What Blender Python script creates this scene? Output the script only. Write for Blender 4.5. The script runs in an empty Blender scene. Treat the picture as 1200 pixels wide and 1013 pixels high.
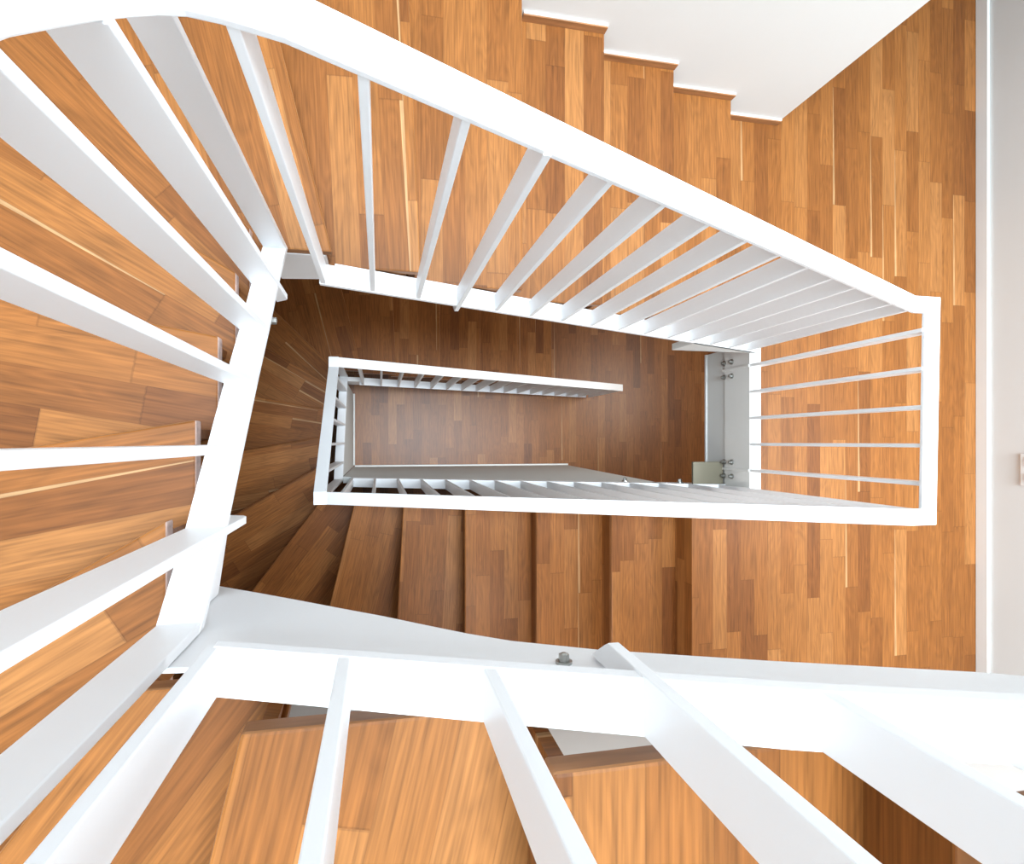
import bpy, bmesh, math, random
from mathutils import Vector, Matrix
random.seed(7)
C = bpy.context.scene.collection
# The stair well is described in a plan frame: X runs east, S runs south, D is depth below
# the viewer's eye height.  Z0 is the eye height above the bottom floor.
Z0 = 5.20
def P(x, s, d): return Vector((x, -s, Z0 - d))

# ------------------------------------------------------------------ materials
def new_mat(name):
    m = bpy.data.materials.new(name); m.use_nodes = True
    nt = m.node_tree; b = nt.nodes['Principled BSDF']
    return m, nt, b
def N(nt, t, **kw):
    n = nt.nodes.new(t)
    for k, v in kw.items(): setattr(n, k, v)
    return n
def math_n(nt, op, a, b=None, c=None):
    n = N(nt, 'ShaderNodeMath', operation=op)
    for i, v in enumerate((a, b, c)):
        if v is None: continue
        if isinstance(v, (int, float)): n.inputs[i].default_value = v
        else: nt.links.new(v, n.inputs[i])
    return n.outputs[0]

def oak(name, strip=0.070, length=0.55, rough=0.42, val=1.0, spec=.22):
    """oak strip parquet: u across the strips, v along them (metres, in the UV map)"""
    m, nt, b = new_mat(name); L = nt.links
    uv = N(nt, 'ShaderNodeUVMap'); sep = N(nt, 'ShaderNodeSeparateXYZ'); L.new(uv.outputs[0], sep.inputs[0])
    u, v = sep.outputs[0], sep.outputs[1]
    su = math_n(nt, 'DIVIDE', u, strip); row = math_n(nt, 'FLOOR', su); fu = math_n(nt, 'FRACT', su)
    wn = N(nt, 'ShaderNodeTexWhiteNoise', noise_dimensions='1D'); L.new(row, wn.inputs['W'])
    ro = wn.outputs['Value']
    lr = math_n(nt, 'MULTIPLY_ADD', ro, 0.35*length, 0.8*length)
    sv = math_n(nt, 'ADD', math_n(nt, 'DIVIDE', v, lr), math_n(nt, 'MULTIPLY', ro, 37.0))
    col = math_n(nt, 'FLOOR', sv); fv = math_n(nt, 'FRACT', sv)
    cb = N(nt, 'ShaderNodeCombineXYZ'); L.new(row, cb.inputs[0]); L.new(col, cb.inputs[1])
    w2 = N(nt, 'ShaderNodeTexWhiteNoise', noise_dimensions='2D'); L.new(cb.outputs[0], w2.inputs['Vector'])
    rnd = w2.outputs['Value']
    ramp = N(nt, 'ShaderNodeValToRGB'); L.new(rnd, ramp.inputs[0])
    cols = [(0.0, (.160, .053, .0125)), (.15, (.199, .069, .016)), (.5, (.236, .084, .0195)), (.85, (.268, .101, .0255)), (1.0, (.312, .128, .038))]
    e = ramp.color_ramp.elements
    while len(e) < len(cols): e.new(.5)
    for i, (p, c) in enumerate(cols):
        e[i].position = p; e[i].color = (c[0]*val, c[1]*val, c[2]*val, 1)
    # grain, offset per board
    cv = N(nt, 'ShaderNodeCombineXYZ')
    L.new(math_n(nt, 'MULTIPLY', u, 1.0), cv.inputs[0])
    L.new(math_n(nt, 'MULTIPLY', v, 0.030), cv.inputs[1])
    L.new(math_n(nt, 'MULTIPLY', rnd, 91.0), cv.inputs[2])
    n1 = N(nt, 'ShaderNodeTexNoise'); n1.inputs['Scale'].default_value = 210; n1.inputs['Detail'].default_value = 4
    L.new(cv.outputs[0], n1.inputs['Vector'])
    cw = N(nt, 'ShaderNodeCombineXYZ')
    L.new(u, cw.inputs[0]); L.new(math_n(nt, 'MULTIPLY', v, 0.16), cw.inputs[1]); L.new(math_n(nt, 'MULTIPLY', rnd, 53.0), cw.inputs[2])
    wv = N(nt, 'ShaderNodeTexNoise'); wv.inputs['Scale'].default_value = 13; wv.inputs['Detail'].default_value = 2; wv.inputs['Distortion'].default_value = .4
    L.new(cw.outputs[0], wv.inputs['Vector'])
    rings = math_n(nt, 'FRACT', math_n(nt, 'MULTIPLY', wv.outputs['Fac'], 12.0))
    rings = math_n(nt, 'ABSOLUTE', math_n(nt, 'SUBTRACT', rings, 0.5))
    g = math_n(nt, 'ADD', math_n(nt, 'MULTIPLY_ADD', n1.outputs['Fac'], 1.30, 0.35), math_n(nt, 'MULTIPLY_ADD', rings, 0.34, -0.085))
    # joints
    ju = math_n(nt, 'GREATER_THAN', math_n(nt, 'ABSOLUTE', math_n(nt, 'SUBTRACT', fu, .5)), 0.488)
    jv = math_n(nt, 'GREATER_THAN', math_n(nt, 'ABSOLUTE', math_n(nt, 'SUBTRACT', fv, .5)), 0.4965)
    j = math_n(nt, 'MAXIMUM', ju, jv)
    g = math_n(nt, 'MULTIPLY', g, math_n(nt, 'MULTIPLY_ADD', j, -0.20, 1.0))
    # now and then a pale sapwood edge along a strip
    w3 = N(nt, 'ShaderNodeTexWhiteNoise', noise_dimensions='3D'); c3 = N(nt, 'ShaderNodeCombineXYZ')
    L.new(row, c3.inputs[0]); L.new(col, c3.inputs[1]); c3.inputs[2].default_value = 5.3
    L.new(c3.outputs[0], w3.inputs['Vector'])
    wob = math_n(nt, 'MULTIPLY_ADD', fv, 0.13, 0.03)
    sap = math_n(nt, 'MULTIPLY', math_n(nt, 'GREATER_THAN', w3.outputs['Value'], .94), math_n(nt, 'LESS_THAN', fu, wob))
    mx = N(nt, 'ShaderNodeMix', data_type='RGBA'); L.new(math_n(nt, 'MULTIPLY', sap, .55), mx.inputs[0]); L.new(ramp.outputs[0], mx.inputs[6])
    mx.inputs[7].default_value = (.52*val, .32*val, .155*val, 1)
    mul = N(nt, 'ShaderNodeVectorMath', operation='SCALE'); L.new(mx.outputs[2], mul.inputs[0]); L.new(g, mul.inputs['Scale'])
    L.new(mul.outputs[0], b.inputs['Base Color'])
    b.inputs['Roughness'].default_value = rough; b.inputs['Specular IOR Level'].default_value = spec
    bp = N(nt, 'ShaderNodeBump'); bp.inputs['Strength'].default_value = .06; bp.inputs['Distance'].default_value = .002
    L.new(n1.outputs['Fac'], bp.inputs['Height']); L.new(bp.outputs[0], b.inputs['Normal'])
    return m

def paint(name, col, rough=.45, var=.02, scale=6):
    m, nt, b = new_mat(name); L = nt.links
    tc = N(nt, 'ShaderNodeTexCoord'); n = N(nt, 'ShaderNodeTexNoise'); n.inputs['Scale'].default_value = scale
    L.new(tc.outputs['Object'], n.inputs['Vector'])
    mx = N(nt, 'ShaderNodeMix', data_type='RGBA'); L.new(n.outputs['Fac'], mx.inputs[0])
    mx.inputs[6].default_value = tuple(c*(1-var) for c in col)+(1,); mx.inputs[7].default_value = tuple(min(1, c*(1+var)) for c in col)+(1,)
    L.new(mx.outputs[2], b.inputs['Base Color']); b.inputs['Roughness'].default_value = rough
    return m

def plain_wood(name, col, scale=(60, 6, 60)):
    m, nt, b = new_mat(name); L = nt.links
    tc = N(nt, 'ShaderNodeTexCoord'); mp = N(nt, 'ShaderNodeMapping'); mp.inputs['Scale'].default_value = scale
    n = N(nt, 'ShaderNodeTexNoise'); n.inputs['Scale'].default_value = 1.0; n.inputs['Detail'].default_value = 4
    L.new(tc.outputs['Object'], mp.inputs[0]); L.new(mp.outputs[0], n.inputs['Vector'])
    r = N(nt, 'ShaderNodeValToRGB'); L.new(n.outputs['Fac'], r.inputs[0])
    r.color_ramp.elements[0].position = .3; r.color_ramp.elements[1].position = .7
    r.color_ramp.elements[0].color = tuple(c*.72 for c in col)+(1,); r.color_ramp.elements[1].color = tuple(min(1, c*1.2) for c in col)+(1,)
    L.new(r.outputs[0], b.inputs['Base Color']); b.inputs['Roughness'].default_value = .5
    return m

def metal(name, col, rough=.3):
    m, nt, b = new_mat(name); b.inputs['Base Color'].default_value = col+(1,); b.inputs['Metallic'].default_value = 1
    n = N(nt, 'ShaderNodeTexNoise'); n.inputs['Scale'].default_value = 90
    nt.links.new(math_n(nt, 'MULTIPLY_ADD', n.outputs['Fac'], .15, rough-.07), b.inputs['Roughness'])
    return m

OAK = oak('oak_strip_parquet')
OAKF = oak('polished_oak_floor', rough=.40, spec=.40)
ENDG = plain_wood('oak_end_grain', (.54, .38, .33), (90, 90, 40))
NOSE = plain_wood('oak_edge', (.33, .145, .055), (8, 8, 60))
WHITE = paint('white_lacquer', (.86, .865, .88), .42, .012)
WALL = paint('matt_wall_paint', (.70, .705, .69), .85, .02, 3)
TRIMW = paint('satin_trim_paint', (.80, .795, .77), .5, .015)
TAUPE = paint('taupe_paint', (.155, .135, .090), .6, .05)
STEEL = metal('bolt_steel', (.42, .42, .40))
PLASTIC = paint('white_plastic', (.78, .79, .78), .35, .01)

# ------------------------------------------------------------------ mesh helpers
def link(name, bm, mats, parent=None, bevel=0.0, seg=2):
    bmesh.ops.recalc_face_normals(bm, faces=bm.faces[:])
    me = bpy.data.meshes.new(name); bm.to_mesh(me); bm.free()
    for m in (mats if isinstance(mats, (list, tuple)) else [mats]): me.materials.append(m)
    o = bpy.data.objects.new(name, me); C.objects.link(o)
    if bevel:
        md = o.modifiers.new('edges', 'BEVEL'); md.width = bevel; md.segments = seg; md.limit_method = 'ANGLE'; md.angle_limit = math.radians(40)
    if parent is not None:
        o.parent = parent; o.matrix_parent_inverse = parent.matrix_world.inverted()
    return o
def thing(name, label, cat, loc, group=None):
    o = bpy.data.objects.new(name, None); C.objects.link(o); o.location = loc; o.empty_display_size = .1
    o.matrix_world = Matrix.Translation(loc)
    o['label'] = label; o['category'] = cat
    if group: o['group'] = group
    return o
def struct(name, bm, m, bevel=0.0, label=None):
    o = link(name, bm, m, None, bevel); o['kind'] = 'structure'
    if label: o['label'] = label
    return o
def box(bm, x0, x1, s0, s1, d0, d1, mi=0):
    vs = [bm.verts.new(P(x, s, d)) for x in (x0, x1) for s in (s0, s1) for d in (d0, d1)]
    fs = []
    for q in ((0,1,3,2), (4,6,7,5), (0,4,5,1), (2,3,7,6), (0,2,6,4), (1,5,7,3)):
        f = bm.faces.new([vs[i] for i in q]); f.material_index = mi; fs.append(f)
    return fs
def prism(bm, top, bot, mi=0):
    """top / bot: matching rings of Vectors; returns (top face, side faces, bottom face)"""
    a = [bm.verts.new(p) for p in top]; b = [bm.verts.new(p) for p in bot]
    n = len(a)
    tf = bm.faces.new(a); bf = bm.faces.new(b[::-1]); sf = [bm.faces.new((a[i], b[i], b[(i+1) % n], a[(i+1) % n])) for i in range(n)]
    for f in [tf, bf]+sf: f.material_index = mi
    return tf, sf, bf
def plan_uv(bm, direction, off=(0, 0), faces=None):
    """u across / v along `direction` (a plan vector), side faces pick up the height"""
    uvl = bm.loops.layers.uv.verify(); d = Vector((direction[0], -direction[1])).normalized(); n = Vector((-d.y, d.x))
    for f in (faces or bm.faces):
        for l in f.loops:
            c = l.vert.co; p = Vector((c.x, c.y))
            l[uvl].uv = (p.dot(n)+off[0]+(0 if abs(f.normal.z) > .5 else c.z), p.dot(d)+off[1])
def sweep(bm, inner, outer, t):
    """flat bar: inner / outer are matching lists of (x, s, d) on the top surface; t = thickness"""
    rings = []
    for a, b in zip(inner, outer):
        ring = [bm.verts.new(P(*a)), bm.verts.new(P(*b)), bm.verts.new(P(b[0], b[1], b[2]+t)), bm.verts.new(P(a[0], a[1], a[2]+t))]
        rings.append(ring)
    for r0, r1 in zip(rings, rings[1:]):
        for i in range(4): bm.faces.new((r0[i], r0[(i+1) % 4], r1[(i+1) % 4], r1[i]))
    bm.faces.new(rings[0][::-1]); bm.faces.new(rings[-1])
def lerp_path(pts, x):
    for (x0, y0), (x1, y1) in zip(pts, pts[1:]):
        if (x0 <= x <= x1) or (x1 <= x <= x0): return y0+(y1-y0)*(x-x0)/(x1-x0)
    a, b = (pts[0], pts[1]) if abs(x-pts[0][0]) < abs(x-pts[-1][0]) else (pts[-2], pts[-1])
    return a[1]+(b[1]-a[1])*(x-a[0])/(b[0]-a[0])

# ------------------------------------------------------------------ plan of the well
YN, YNO = -.402, -.454          # north railing, inner and outer face
YS, YSO = .2085, .2605          # south railing
XW, XWO = -.215, -.267          # west railing
XE, XEO = 1.654, 1.712          # landing edge
LAND = 2.4393                   # depth of the landing
RA, RB = .138, .1534            # rise of the upper and lower flight
WN, WS, WW, WE = -1.478, 1.28, -1.30, 2.951     # wall planes
TN, TS, TW = -.492, .294, -.292  # lines on which the treads end at the well

# nosing lines going up from the landing: (inner point, outer direction)
NOSE_A = [((1.474, TN), (0, -1)), ((1.134, TN), (0, -1)), ((.789, TN), (0, -1)), ((.452, TN), (0, -1)),
          ((.117, TN), (-.045, -1)), ((-.121, TN), (-.117, -.483)), ((TW, TN), (-.72, -.69)),
          ((TW, -.352), (-.116, -.068)), ((TW, -.196), (-.152, -.026)), ((TW, -.036), (-.268, .050)),
          ((TW, .111), (-.19, .113)), ((TW, TS), (-.60, .80)), ((-.137, TS), (-.030, .128)),
          ((.149, TS), (0, 1)), ((.46, TS), (0, 1)), ((.80, TS), (0, 1)), ((1.14, TS), (0, 1)), ((1.48, TS), (0, 1))]
# nosing lines going down from the landing
NOSE_B = [((1.366, TS), (0, 1)), ((1.046, TS), (0, 1)), ((.728, TS), (0, 1)), ((.407, TS), (0, 1)),
          ((.118, TS), (-.031, .58)), ((-.122, TS), (-.121, .515)), ((TW, TS), (-.259, .349)),
          ((TW, .111), (-.19, .113)), ((TW, -.036), (-.268, .050)), ((TW, -.196), (-.152, -.026)),
          ((TW, -.352), (-.116, -.068)), ((TW, TN), (-.72, -.69)), ((-.121, TN), (-.117, -.483)),
          ((.117, TN), (-.045, -1)), ((.452, TN), (0, -1)), ((.789, TN), (0, -1)), ((1.134, TN), (0, -1)), ((1.474, TN), (0, -1))]

def hit(p, d, rect):
    """where a ray leaves the U of three planes: parameter along N plane -> W plane -> S plane"""
    n, w, s = rect; best = None
    for k, (num, den) in enumerate(((n-p[1], d[1]), (w-p[0], d[0]), (s-p[1], d[1]))):
        if abs(den) < 1e-9: continue
        t = num/den
        if t < 1e-6: continue
        if best is None or t < best[0]: best = (t, k)
    t, k = best
    return (p[0]+d[0]*t, p[1]+d[1]*t), k
def tread_poly(a, b, back):
    """plan polygon between nosing line a and nosing line b, carried `back` under the next tread"""
    rect = (WN+.004, WW+.004, WS-.004)
    (pa, da), (pb, db) = a, b
    lb = math.hypot(*db); nb = (-db[1]/lb, db[0]/lb)
    mid = ((pa[0]+da[0]-pb[0]), (pa[1]+da[1]-pb[1]))
    sgn = -1 if (nb[0]*mid[0]+nb[1]*mid[1]) > 0 else 1       # away from line a
    off = (nb[0]*sgn*back, nb[1]*sgn*back)
    ha, ka = hit(pa, da, rect)
    pb2 = (pb[0]+off[0], pb[1]+off[1])
    hb, kb = hit(pb2, db, rect)
    # bring the shifted inner point back on the tread-end line
    def snap(p, q):
        if abs(p[1]-TN) < 1e-6 and not abs(p[0]-TW) < 1e-6:
            t = (TN-q[1])/db[1] if abs(db[1]) > 1e-9 else 0; return (q[0]+db[0]*t, TN)
        if abs(p[1]-TS) < 1e-6 and not abs(p[0]-TW) < 1e-6:
            t = (TS-q[1])/db[1] if abs(db[1]) > 1e-9 else 0; return (q[0]+db[0]*t, TS)
        t = (TW-q[0])/db[0] if abs(db[0]) > 1e-9 else 0; return (TW, q[1]+db[1]*t)
    ib = snap(pb, pb2)
    corners = {(0, 1): [(rect[1], rect[0])], (1, 2): [(rect[1], rect[2])], (1, 0): [(rect[1], rect[0])], (2, 1): [(rect[1], rect[2])],
               (0, 2): [(rect[1], rect[0]), (rect[1], rect[2])]}
    outer = [ha]+corners.get((ka, kb), [])+[hb]
    inner_c = []
    if pa[1] in (TN, TS) and abs(ib[0]-TW) < 1e-6 and abs(pa[0]-TW) > 1e-6 and abs(ib[1]-pa[1]) > 1e-4: inner_c = [(TW, pa[1])]
    if abs(pa[0]-TW) < 1e-6 and abs(ib[1]-TN) < 1e-6 and ib[0] > TW+1e-4: inner_c = [(TW, TN)] if abs(pa[1]-TN) > 1e-6 else []
    if abs(pa[0]-TW) < 1e-6 and abs(ib[1]-TS) < 1e-6 and ib[0] > TW+1e-4: inner_c = [(TW, TS)] if abs(pa[1]-TS) > 1e-6 else []
    return [pa]+outer+[ib]+inner_c[::-1]

TT = .032                       # tread thickness
def make_tread(poly, d, direction, parent, endm=ENDG):
    bm = bmesh.new()
    tf, sf, bf = prism(bm, [P(x, s, d) for x, s in poly], [P(x, s, d+TT) for x, s in poly])
    bm.normal_update()
    plan_uv(bm, direction, (random.random()*40, random.random()*40))
    n = len(poly)
    for i, f in enumerate(sf):
        a, b = poly[i], poly[(i+1) % n]
        if (abs(a[1]-TN) < 1e-5 and abs(b[1]-TN) < 1e-5) or (abs(a[1]-TS) < 1e-5 and abs(b[1]-TS) < 1e-5) or (abs(a[0]-TW) < 1e-5 and abs(b[0]-TW) < 1e-5):
            f.material_index = 1
        elif i == 0: f.material_index = 2
    return link('tread', bm, [OAK, endm, NOSE], parent, .004, 2)
def make_riser(line, d_top, d_bot, toward, parent):
    """board under a nosing line; toward = plan point on the upper tread's side"""
    p, d = line; l = math.hypot(*d); d = (d[0]/l, d[1]/l); n = (-d[1], d[0])
    if n[0]*(toward[0]-p[0])+n[1]*(toward[1]-p[1]) < 0: n = (-n[0], -n[1])
    h, k = hit(p, d, (WN+.02, WW+.02, WS-.02)); bm = bmesh.new()
    a0 = (p[0]+d[0]*.015+n[0]*.012, p[1]+d[1]*.015+n[1]*.012); a1 = (h[0]+n[0]*.012, h[1]+n[1]*.012)
    poly = [a0, a1, (a1[0]+n[0]*.016, a1[1]+n[1]*.016), (a0[0]+n[0]*.016, a0[1]+n[1]*.016)]
    prism(bm, [P(x, s, d_top) for x, s in poly], [P(x, s, d_bot) for x, s in poly])
    bm.normal_update(); uvl = bm.loops.layers.uv.verify(); o = random.random()*30
    for f in bm.faces:
        for lp in f.loops:
            c = lp.vert.co; lp[uvl].uv = (c.z*1.0+o, c.x*d[0]-c.y*d[1]+o)
    return link('riser', bm, OAK, parent)

def plate(name, pts, s0, s1, mat, parent, axis='x', bevel=.002):
    """vertical board: pts are (x or s, d) outline; s0..s1 the thickness on the other plan axis"""
    bm = bmesh.new()
    if axis == 'x': prism(bm, [P(a, s0, d) for a, d in pts], [P(a, s1, d) for a, d in pts])
    else: prism(bm, [P(s0, a, d) for a, d in pts], [P(s1, a, d) for a, d in pts])
    return link(name, bm, mat, parent, bevel)

# ------------------------------------------------------------------ upper flight
NBAND_A = [(-.150, 1.585), (1.654, 2.385)]
WBAND_A = [(-.465, 1.496), (-.341, 1.363), (-.224, 1.253), (-.108, 1.136), (.011, 1.022), (.127, .913), (.234, .795)]
SBAND_A = [(-.166, .660), (1.654, -.090)]
SBAND_A = [(-.166, .660), (.094, .546), (.34, .440), (.52, .372), (1.60, -.10)]

up = thing('staircase', 'upper oak stair flight winding from the foreground round the left side down to the landing', 'staircase', P(1.474, -.95, LAND))
for k in range(1, 18):
    a = NOSE_A[k-1]; b = NOSE_A[k]; d = LAND-k*RA
    make_tread(tread_poly(a, b, .036), d, a[1], up, NOSE if k > 11 or k < 7 else ENDG)
    make_riser(a, d+TT, d+RA, b[0] if k not in (6, 7, 12) else (b[0][0]+b[1][0], b[0][1]+b[1][1]), up)
# white inner stringers
def off_line(path, add, x0, x1, n=12): return [(x0+(x1-x0)*i/n, lerp_path(path, x0+(x1-x0)*i/n)+add) for i in range(n+1)]
plate('stringer', off_line(NBAND_A, .10, -.12, 1.50)+off_line(NBAND_A, .20, -.12, 1.50)[::-1], -.488, -.466, WHITE, up)
plate('stringer', [(-.288, 1.645), (-.140, 1.645), (-.140, 1.878), (-.288, 1.905)], -.510, -.4905, WHITE, up)
plate('stringer', [(1.25, 2.205), (1.652, 2.384), (1.652, 2.405), (1.25, 2.405)], YN, -.43, TRIMW, up)
low = [(-.224, .934), (-.165, .884), (-.105, .831), (-.05, .781), (.005, .732), (.05, .688), (.095, .645), (.136, .612), (.214, .568), (.29, .535), (.362, .504), (.53, .438), (1.40, -.010)]
low = [(-.262, 1.075)]+[(x*1.1415, d*1.1415) for x, d in low]
plate('stringer', [(-.262, .698), (-.168, .684)]+off_line(SBAND_A, .021, -.16, 1.598, 24)+low[::-1], .238, .2445, WHITE, up)
plate('stringer', [(-.45, 1.517), (-.341, 1.384), (-.224, 1.274), (-.108, 1.157), (.011, 1.043), (.127, .934), (.237, .822), (.237, 1.003), (.15, 1.061), (.05, 1.127), (0, 1.16), (-.1, 1.24), (-.3, 1.43), (-.45, 1.57)], -.244, -.2665, WHITE, up, 's')
plate('stringer', off_line(WBAND_A, .12, -.44, .22)+off_line(WBAND_A, .20, -.44, .22)[::-1], -.268, -.286, WHITE, up, 's')
plate('stringer', off_line(SBAND_A, .10, -.12, 1.60)+off_line(SBAND_A, .20, -.12, 1.60)[::-1], .266, .286, WHITE, up)
# wooden strip where the treads meet the north wall
xs = [1.797, 1.474, 1.134, .789, .452, .05, -.36]
for k in range(6):
    bm = bmesh.new(); d = LAND-k*RA
    box(bm, xs[k+1]+(.03 if k < 5 else 0), xs[k], WN+.0005, WN+.012, d-.034, d-.0005)
    box(bm, xs[k+1]+(.03 if k < 5 else 0), xs[k], WN+.0005, WN+.008, d-.038, d-.034, 1)
    link('skirting', bm, [NOSE, TRIMW], up)

# ------------------------------------------------------------------ lower flight
SBAND_B = [(1.654, 2.630), (-.160, 3.560)]
WBAND_B = [(.236, 3.690), (-.460, 4.250)]
NBAND_B = [(-.140, 4.345), (1.830, 5.150)]
dn = thing('staircase', 'lower oak stair flight seen below the landing winding down to the bottom floor', 'staircase', P(.4, .75, LAND+18*RB))
for k in range(1, 18):
    a = NOSE_B[k]; b = NOSE_B[k-1]; d = LAND+k*RB
    make_tread(tread_poly(a, b, .036), d, a[1], dn)
for k in range(18):
    up_pt = NOSE_B[k-1] if k else ((1.8, TS), (0, 1))
    dtop = LAND+k*RB
    tw = (up_pt[0][0]+.3*up_pt[1][0], up_pt[0][1]+.3*up_pt[1][1]) if k not in (6, 7, 11, 12) else (up_pt[0][0]+up_pt[1][0], up_pt[0][1]+up_pt[1][1])
    make_riser(NOSE_B[k], dtop+TT, dtop+RB, tw, dn)
plate('stringer', off_line(SBAND_B, .021, 1.62, -.16)+off_line(SBAND_B, .14, 1.62, -.16)[::-1], YS+.002, YS+.03, WHITE, dn)
plate('stringer', off_line(NBAND_B, .021, -.13, 1.70)+off_line(NBAND_B, .045, -.13, 1.70)[::-1], YN-.002, YN-.03, WHITE, dn)
plate('stringer', [(-.286, 4.27), (-.125, 4.30), (-.125, 4.52), (-.286, 4.56)], -.45, -.42, WHITE, dn)
plate('stringer', off_line(WBAND_B, .021, .20, -.44)+off_line(WBAND_B, .10, .20, -.44)[::-1], XW-.002, XW-.03, WHITE, dn, 's')
# small taupe bracket under the landing edge where the lower flight starts
bm = bmesh.new(); box(bm, 1.492, 1.653, .098, .206, 2.652, 2.668)
link('bracket_plate', bm, TAUPE, dn, .002)['label'] = 'taupe bracket plate'

# ------------------------------------------------------------------ railings
BT = .0125                      # thickness of the balusters
def flat_bar(x0, x1, s0, s1, d_top, d_bot, parent, tip=None):
    bm = bmesh.new(); box(bm, x0, x1, s0, s1, d_top, d_bot)
    o = link('baluster', bm, WHITE, parent, .0015, 2)
    return o
def cone_bolt(c, axis, r, h, parent):
    bm = bmesh.new()
    bmesh.ops.create_cone(bm, cap_ends=True, segments=20, radius1=r*1.5, radius2=r*1.5, depth=h*.25, matrix=Matrix.Translation((0, 0, h*.125)))
    bmesh.ops.create_cone(bm, cap_ends=True, segments=6, radius1=r, radius2=r*.95, depth=h*.6, matrix=Matrix.Translation((0, 0, h*.55)))
    bmesh.ops.create_uvsphere(bm, u_segments=12, v_segments=6, radius=r*.7, matrix=Matrix.Translation((0, 0, h*.8)) @ Matrix.Diagonal((1, 1, .6, 1)))
    q = Vector((0, 0, 1)).rotation_difference(Vector(axis))
    bm.transform(Matrix.Translation(c) @ q.to_matrix().to_4x4())
    o = link('bolt', bm, STEEL, parent); o['label'] = 'grey steel bolt'; return o
RT = .0125

# --- upper railing
ur = thing('stair_railing', 'large white railing of the upper flight, nearest the viewer', 'railing', P(1.6, -.43, LAND))
W_RAIL = [(.2085, -.130), (-.243, .402), (-.285, .456), (-.340, .528), (-.372, .575), (-.402, .603)]
N_RAIL = [(-.215, .600), (-.150, .610), (-.094, .626), (1.617, 1.5370)]
S_RAIL = [(-.215, -.130), (1.65, -.96)]
inn = [(1.65, YS, -.96), (XW, YS, -.130)]; out = [(1.65, YSO, -.96), (XWO, YSO, -.130)]
inn += [(XW, -.243, .402), (XW, -.285, .456), (XW, -.340, .528), (-.211, -.370, .568), (-.199, -.390, .592), (-.177, -.400, .603), (-.150, YN, .610), (-.094, YN, .626), (1.617, YN, 1.5370)]
out += [(XWO, -.243, .402), (XWO, -.285, .456), (XWO, -.360, .528), (-.259, -.412, .568), (-.238, -.442, .592), (-.202, -.452, .602), (-.160, YNO, .608), (-.100, YNO, .623), (1.621, YNO, 1.5370)]
bm = bmesh.new(); sweep(bm, inn, out, .0135); link('handrail', bm, WHITE, ur, .002, 2)
BAND = .020
for pts, ax in ((NBAND_A, 'n'), (WBAND_A, 'w'), (SBAND_A, 's')):
    bm = bmesh.new()
    if ax == 'n': sweep(bm, [(x, YN, d) for x, d in pts], [(x, YNO, d) for x, d in pts], BAND)
    if ax == 'w': sweep(bm, [(XW, s, d) for s, d in pts], [(XWO, s, d) for s, d in pts], BAND)
    if ax == 's': sweep(bm, [(x, YS, d) for x, d in pts], [(x, YSO, d) for x, d in pts], BAND)
    link('bottom_rail', bm, WHITE, ur, .0015, 2)
nx = [-.146, -.024, .100, .222, .344, .467, .590, .713, .837, .962, 1.087, 1.211, 1.334, 1.458, 1.582]
def long_bar(t, f_in, f_out, d_top, d_band, tip, tip_out, axis):
    """a baluster that runs on past the inner face of the bottom rail and is bolted to the stringer"""
    g = 1 if f_out > f_in else -1
    prof = [(f_in-.003*g, d_top), (f_in-.003*g, tip-.010), (f_in+.002*g, tip), (f_in+.0255*g, tip_out), (f_in+.0255*g, d_band+.022), (f_out-.001*g, d_band+.006), (f_out-.001*g, d_top)]
    bm = bmesh.new()
    if axis == 'x': prism(bm, [P(t, q, d) for q, d in prof], [P(t+BT, q, d) for q, d in prof])
    else: prism(bm, [P(q, t, d) for q, d in prof], [P(q, t+BT, d) for q, d in prof])
    link('baluster', bm, WHITE, ur, .0012, 2)
for i, x in enumerate(nx):
    top, bot = lerp_path(N_RAIL, x)+RT*.6, lerp_path(NBAND_A, x)
    if i == 3: long_bar(x, YN, YNO, top, bot, 1.828, 1.86, 'x')
    else: flat_bar(x, x+BT, YN-.001, YNO+.001, top, bot+.006, ur)
for s in (-.461, -.341, -.224, -.108, .011, .127, .230):
    s0 = s-BT/2; top = lerp_path(W_RAIL, s)+RT*.6 if s > -.36 else .606; bot = lerp_path(WBAND_A, s)
    if s == -.341: long_bar(s0, XW, XWO, top, bot, 1.495, 1.520, 's')
    elif s == .127: long_bar(s0, XW, XWO, top, bot, 1.052, 1.062, 's')
    else: flat_bar(XW-.001, XWO+.001, s0, s0+BT, top, bot+.008, ur)
sx = [-.1735+.1335*i for i in range(14)]
for i, x in enumerate(sx):
    top, bot = lerp_path(S_RAIL, x)+RT*.6, lerp_path(SBAND_A, x)
    if i == 3: long_bar(x, YS, YSO, top, bot, .584, .624, 'x')
    else: flat_bar(x, x+BT, YS+.001, YSO-.001, top, bot+.006, ur)
cone_bolt(P(-.244, -.262, 1.375), (1, 0, 0), .008, .030, ur)
cone_bolt(P(.193, .238, .614), (0, 1, 0), .006, .012, ur)

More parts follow.
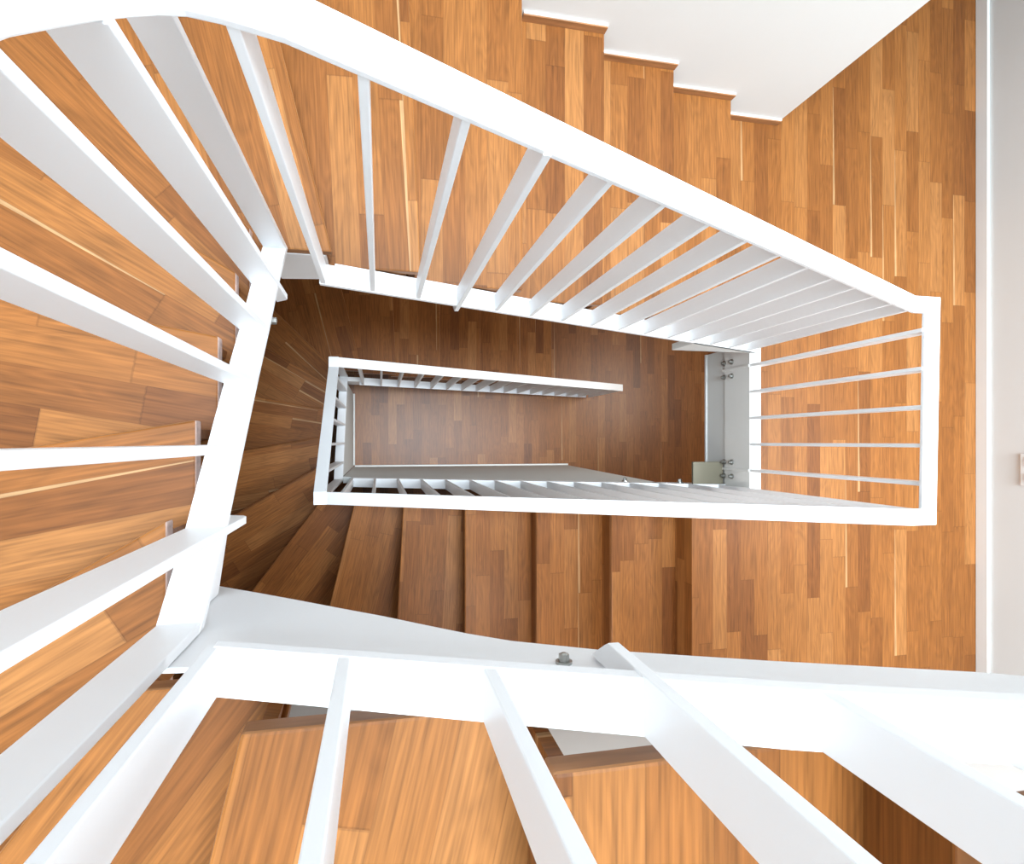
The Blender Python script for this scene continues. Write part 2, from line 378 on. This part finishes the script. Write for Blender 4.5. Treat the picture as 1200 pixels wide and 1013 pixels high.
# --- landing railing
lr = thing('landing_railing', 'white five-bar railing across the open edge of the landing', 'railing', P(1.68, -.1, LAND))
bm = bmesh.new()
sweep(bm, [(1.6175, YN, 1.5393), (1.660, YN, 1.5393), (1.648, YS, 1.5393), (1.6115, YS, 1.5393)],
      [(1.6215, YNO, 1.5393), (1.7194, YNO, 1.5393), (1.703, YSO, 1.5393), (1.6115, YSO, 1.5393)], RT)
link('handrail', bm, WHITE, lr, .002, 2)
for i in range(5):
    s = -.350+.1205*i
    bm = bmesh.new(); box(bm, 1.655, 1.707, s-BT/2, s+BT/2, 1.546, LAND-.004)
    link('baluster', bm, WHITE, lr, .0015, 2)
for s in (-.350, .132):
    bm = bmesh.new(); box(bm, 1.6495, XE-.0002, s-BT/2, s+BT/2, LAND-.002, LAND+.215)
    foot = link('baluster_foot', bm, TRIMW, lr, .0015, 2)
    for ds in (-.034, .034):
        for dd in (.135, .200):
            cone_bolt(P(XE-.001, s+ds, LAND+dd), (-1, 0, 0), .0085, .020, foot)

# --- lower railing
br = thing('stair_railing', 'small white railing of the lower flight, a loop deep in the stairwell', 'railing', P(1.6, .23, LAND))
S_RB = [(1.611, 1.5400), (-.214, 2.585)]; W_RB = [(.2085, 2.585), (-.402, 3.330)]; N_RB = [(-.215, 3.330), (1.880, 4.430)]
bm = bmesh.new()
e = .0006
sweep(bm, [(1.611, YS, 1.5400), (XW+e, YS, 2.585), (XW, YS, 2.585), (XW, YS-e, 2.585), (XW, YN+e, 3.330), (XW, YN, 3.330), (XW+e, YN, 3.330), (1.880, YN, 4.430)],
      [(1.611, YSO, 1.5400), (XW+e, YSO, 2.585), (XWO, YSO, 2.585), (XWO, YS-e, 2.585), (XWO, YN+e, 3.330), (XWO, YNO, 3.330), (XW+e, YNO, 3.330), (1.880, YNO, 4.430)], RT*1.4)
link('handrail', bm, WHITE, br, .002, 2)
for pts, ax in ((SBAND_B, 's'), (WBAND_B, 'w'), (NBAND_B, 'n')):
    bm = bmesh.new()
    if ax == 'n': sweep(bm, [(x, YN, d) for x, d in pts], [(x, YNO, d) for x, d in pts], BAND)
    if ax == 'w': sweep(bm, [(XW, s, d) for s, d in pts], [(XWO, s, d) for s, d in pts], BAND)
    if ax == 's': sweep(bm, [(x, YS, d) for x, d in pts], [(x, YSO, d) for x, d in pts], BAND)
    link('bottom_rail', bm, WHITE, br, .0015, 2)
for i in range(15):
    x = 1.625-.1275*i
    if x < -.17: break
    flat_bar(x, x+BT, YS+.001, YSO-.001, lerp_path(S_RB, x)+RT*.9, lerp_path(SBAND_B, x)+.006, br)
for s in (.230, .127, .011, -.108, -.224, -.341, -.452):
    flat_bar(XW-.001, XWO+.001, s-BT/2, s+BT/2, lerp_path(W_RB, min(max(s, -.40), .2085))+RT*.9, lerp_path(WBAND_B, s)+.008, br)
for i in range(17):
    x = -.12+.1235*i
    flat_bar(x, x+BT, YN-.001, YNO+.001, lerp_path(N_RB, x)+RT*.9, min(lerp_path(NBAND_B, x)+.006, 5.199), br)
for x, d in ((1.50, 2.80), (1.27, 2.965)):
    cone_bolt(P(x, YS+.002, d), (0, 1, 0), .011, .022, br)

# ------------------------------------------------------------------ setting
FL = Z0
def slab(name, poly, d0, d1, direction=(0, 1), mats=OAK):
    bm = bmesh.new(); prism(bm, [P(x, s, d0) for x, s in poly], [P(x, s, d1) for x, s in poly]); bm.normal_update()
    plan_uv(bm, direction, (random.random()*40+3, random.random()*40))
    return struct(name, bm, mats)
slab('floor', [(-1.4, -3.3), (4.7, -3.3), (4.7, 1.4), (-1.4, 1.4)], FL, FL+.1, mats=OAKF)
slab('floor_landing', [(1.490, WN+.001), (1.797, WN+.001), (1.797, -3.2), (WE, -3.2), (WE, WS), (1.366, WS), (1.366, .262), (XEO+.001, .262), (XEO+.001, -.456), (1.490, -.456)], LAND, LAND+.30)
TOP = -6.0
def wall(name, x0, x1, s0, s1, d0=TOP, d1=FL, m=WALL):
    bm = bmesh.new(); box(bm, x0, x1, s0, s1, d0, d1); return struct(name, bm, m)
wall('wall_north', WW-.1, 1.797, WN-.12, WN)
wall('wall_west', WW-.1, WW, WN, WS+.1)
wall('wall_south', WW, 4.7, WS, WS+.1)
wall('wall_east', WE, WE+.1, -3.2, WS, TOP, LAND+.30)
wall('wall_east_lower', 4.6, 4.7, -3.2, WS, LAND+.30)
wall('ceiling_lower', WE+.1, 4.7, -3.3, WS+.1, LAND+.18, LAND+.30)
wall('wall_north_landing', 1.797, 4.7, -3.3, -3.2)
wall('wall_west_landing', 1.70, 1.797, -3.3, WN-.12)
bm = bmesh.new(); box(bm, WE-.014, WE, -3.2, WS, LAND-.062, LAND); struct('baseboard_east', bm, TRIMW, .003)
# closed-off space below the lower flight
bm = bmesh.new(); pts = [(XW, FL), (1.66, FL), (1.40, 2.80)]+off_line(SBAND_B, .142, 1.38, XW, 10)
prism(bm, [P(x, YS+.002, d) for x, d in pts], [P(x, YS+.04, d) for x, d in pts]); struct('wall_understair_south', bm, WALL)
bm = bmesh.new(); pts = [(YS, FL), (YN, FL)]+off_line(WBAND_B, .102, YN, YS, 6)
prism(bm, [P(XW-.002, s, d) for s, d in pts], [P(XW-.04, s, d) for s, d in pts]); struct('wall_understair_west', bm, WALL)
bm = bmesh.new(); box(bm, XW+.012, 1.66, YS-.012, YS+.001, FL-.05, FL); struct('baseboard_understair_south', bm, TRIMW, .002)
bm = bmesh.new(); box(bm, XW, XW+.012, YN, YS-.012, FL-.05, FL); struct('baseboard_understair_west', bm, TRIMW, .002)
# landing edge
bm = bmesh.new(); box(bm, XE, XEO, YN-.05, .26, LAND-.004, LAND+.200); struct('trim_1', bm, TRIMW, .002)
bm = bmesh.new(); box(bm, XE+.006, XEO, YN-.05, .26, LAND+.200, LAND+.385); box(bm, XE, XE+.006, YN-.05, .26, LAND+.370, LAND+.385); struct('trim_2', bm, WALL, .001)
# plate on the east wall
sp = thing('wall_plate', 'small pale wall plate low on the right-hand wall at the edge of the picture', 'wall plate', P(WE, .13, LAND-.25))
bm = bmesh.new(); box(bm, WE-.010, WE-.0002, .055, .205, LAND-.30, LAND-.212); link('cover', bm, PLASTIC, sp, .003)
for s in (.093, .167):
    bm = bmesh.new(); bmesh.ops.create_cone(bm, cap_ends=True, segments=24, radius1=.026, radius2=.024, depth=.004)
    bm.transform(Matrix.Translation(P(WE-.012, s, LAND-.256)) @ Matrix.Rotation(math.radians(-90), 4, 'Y')); link('socket', bm, PLASTIC, sp)

# ------------------------------------------------------------------ light
w = bpy.data.worlds.new('World'); bpy.context.scene.world = w; w.use_nodes = True
bg = w.node_tree.nodes['Background']; bg.inputs[0].default_value = (.62, .80, 1.0, 1); bg.inputs[1].default_value = 1.5
def area(name, loc, target, size, power, col, sy=None):
    l = bpy.data.lights.new(name, 'AREA'); l.energy = power; l.color = col; l.size = size
    if sy: l.shape = 'RECTANGLE'; l.size_y = sy
    o = bpy.data.objects.new(name, l); C.objects.link(o); o.location = loc
    o.rotation_euler = (Vector(target)-Vector(loc)).to_track_quat('-Z', 'Y').to_euler()
    return o
area('skylight', P(.8, -.1, -5.9), P(.8, -.1, 3), 3.4, 176, (.80, .92, 1), 2.2).data.spread = math.radians(80)
area('landing_fill', P(2.90, .10, .75), P(.2, .35, 3.0), 1.2, 36, (.93, .97, 1), .8)  # added fill without a fixture, brightens the lower treads from the east
area('lower_stair_fill', P(.55, 1.15, 1.55), P(.6, .45, 3.4), .6, 8, (1, .97, .93), .4)  # unseen fill tucked under the upper flight, added to lift the lower treads
area('lower_hall_fill', P(2.9, -.6, 2.80), P(1.9, -.5, 5.2), .7, 26, (1, .94, .86), .7)  # added fill below the landing, no fitting modelled, brightens the bottom floor

# ------------------------------------------------------------------ camera
cam = bpy.data.cameras.new('Camera'); co = bpy.data.objects.new('Camera', cam); C.objects.link(co)
th = math.atan2(155, 700)
fwd = Vector((math.sin(th), 0, -math.cos(th))); right = Vector((math.cos(th), 0, math.sin(th))); upv = Vector((0, 1, 0))
M = Matrix((right, upv, -fwd)).transposed().to_4x4(); M.translation = P(0, 0, 0)
co.matrix_world = M
cam.sensor_fit = 'HORIZONTAL'; cam.sensor_width = 36; cam.lens = 36*700/1200; cam.clip_start = .01
cam.shift_y = (518-506.5)/1200
S = bpy.context.scene; S.camera = co
S.view_settings.view_transform = 'Standard'; S.view_settings.look = 'None'; S.view_settings.gamma = 1
S.view_settings.use_curve_mapping = False; S.view_settings.exposure = 0.74
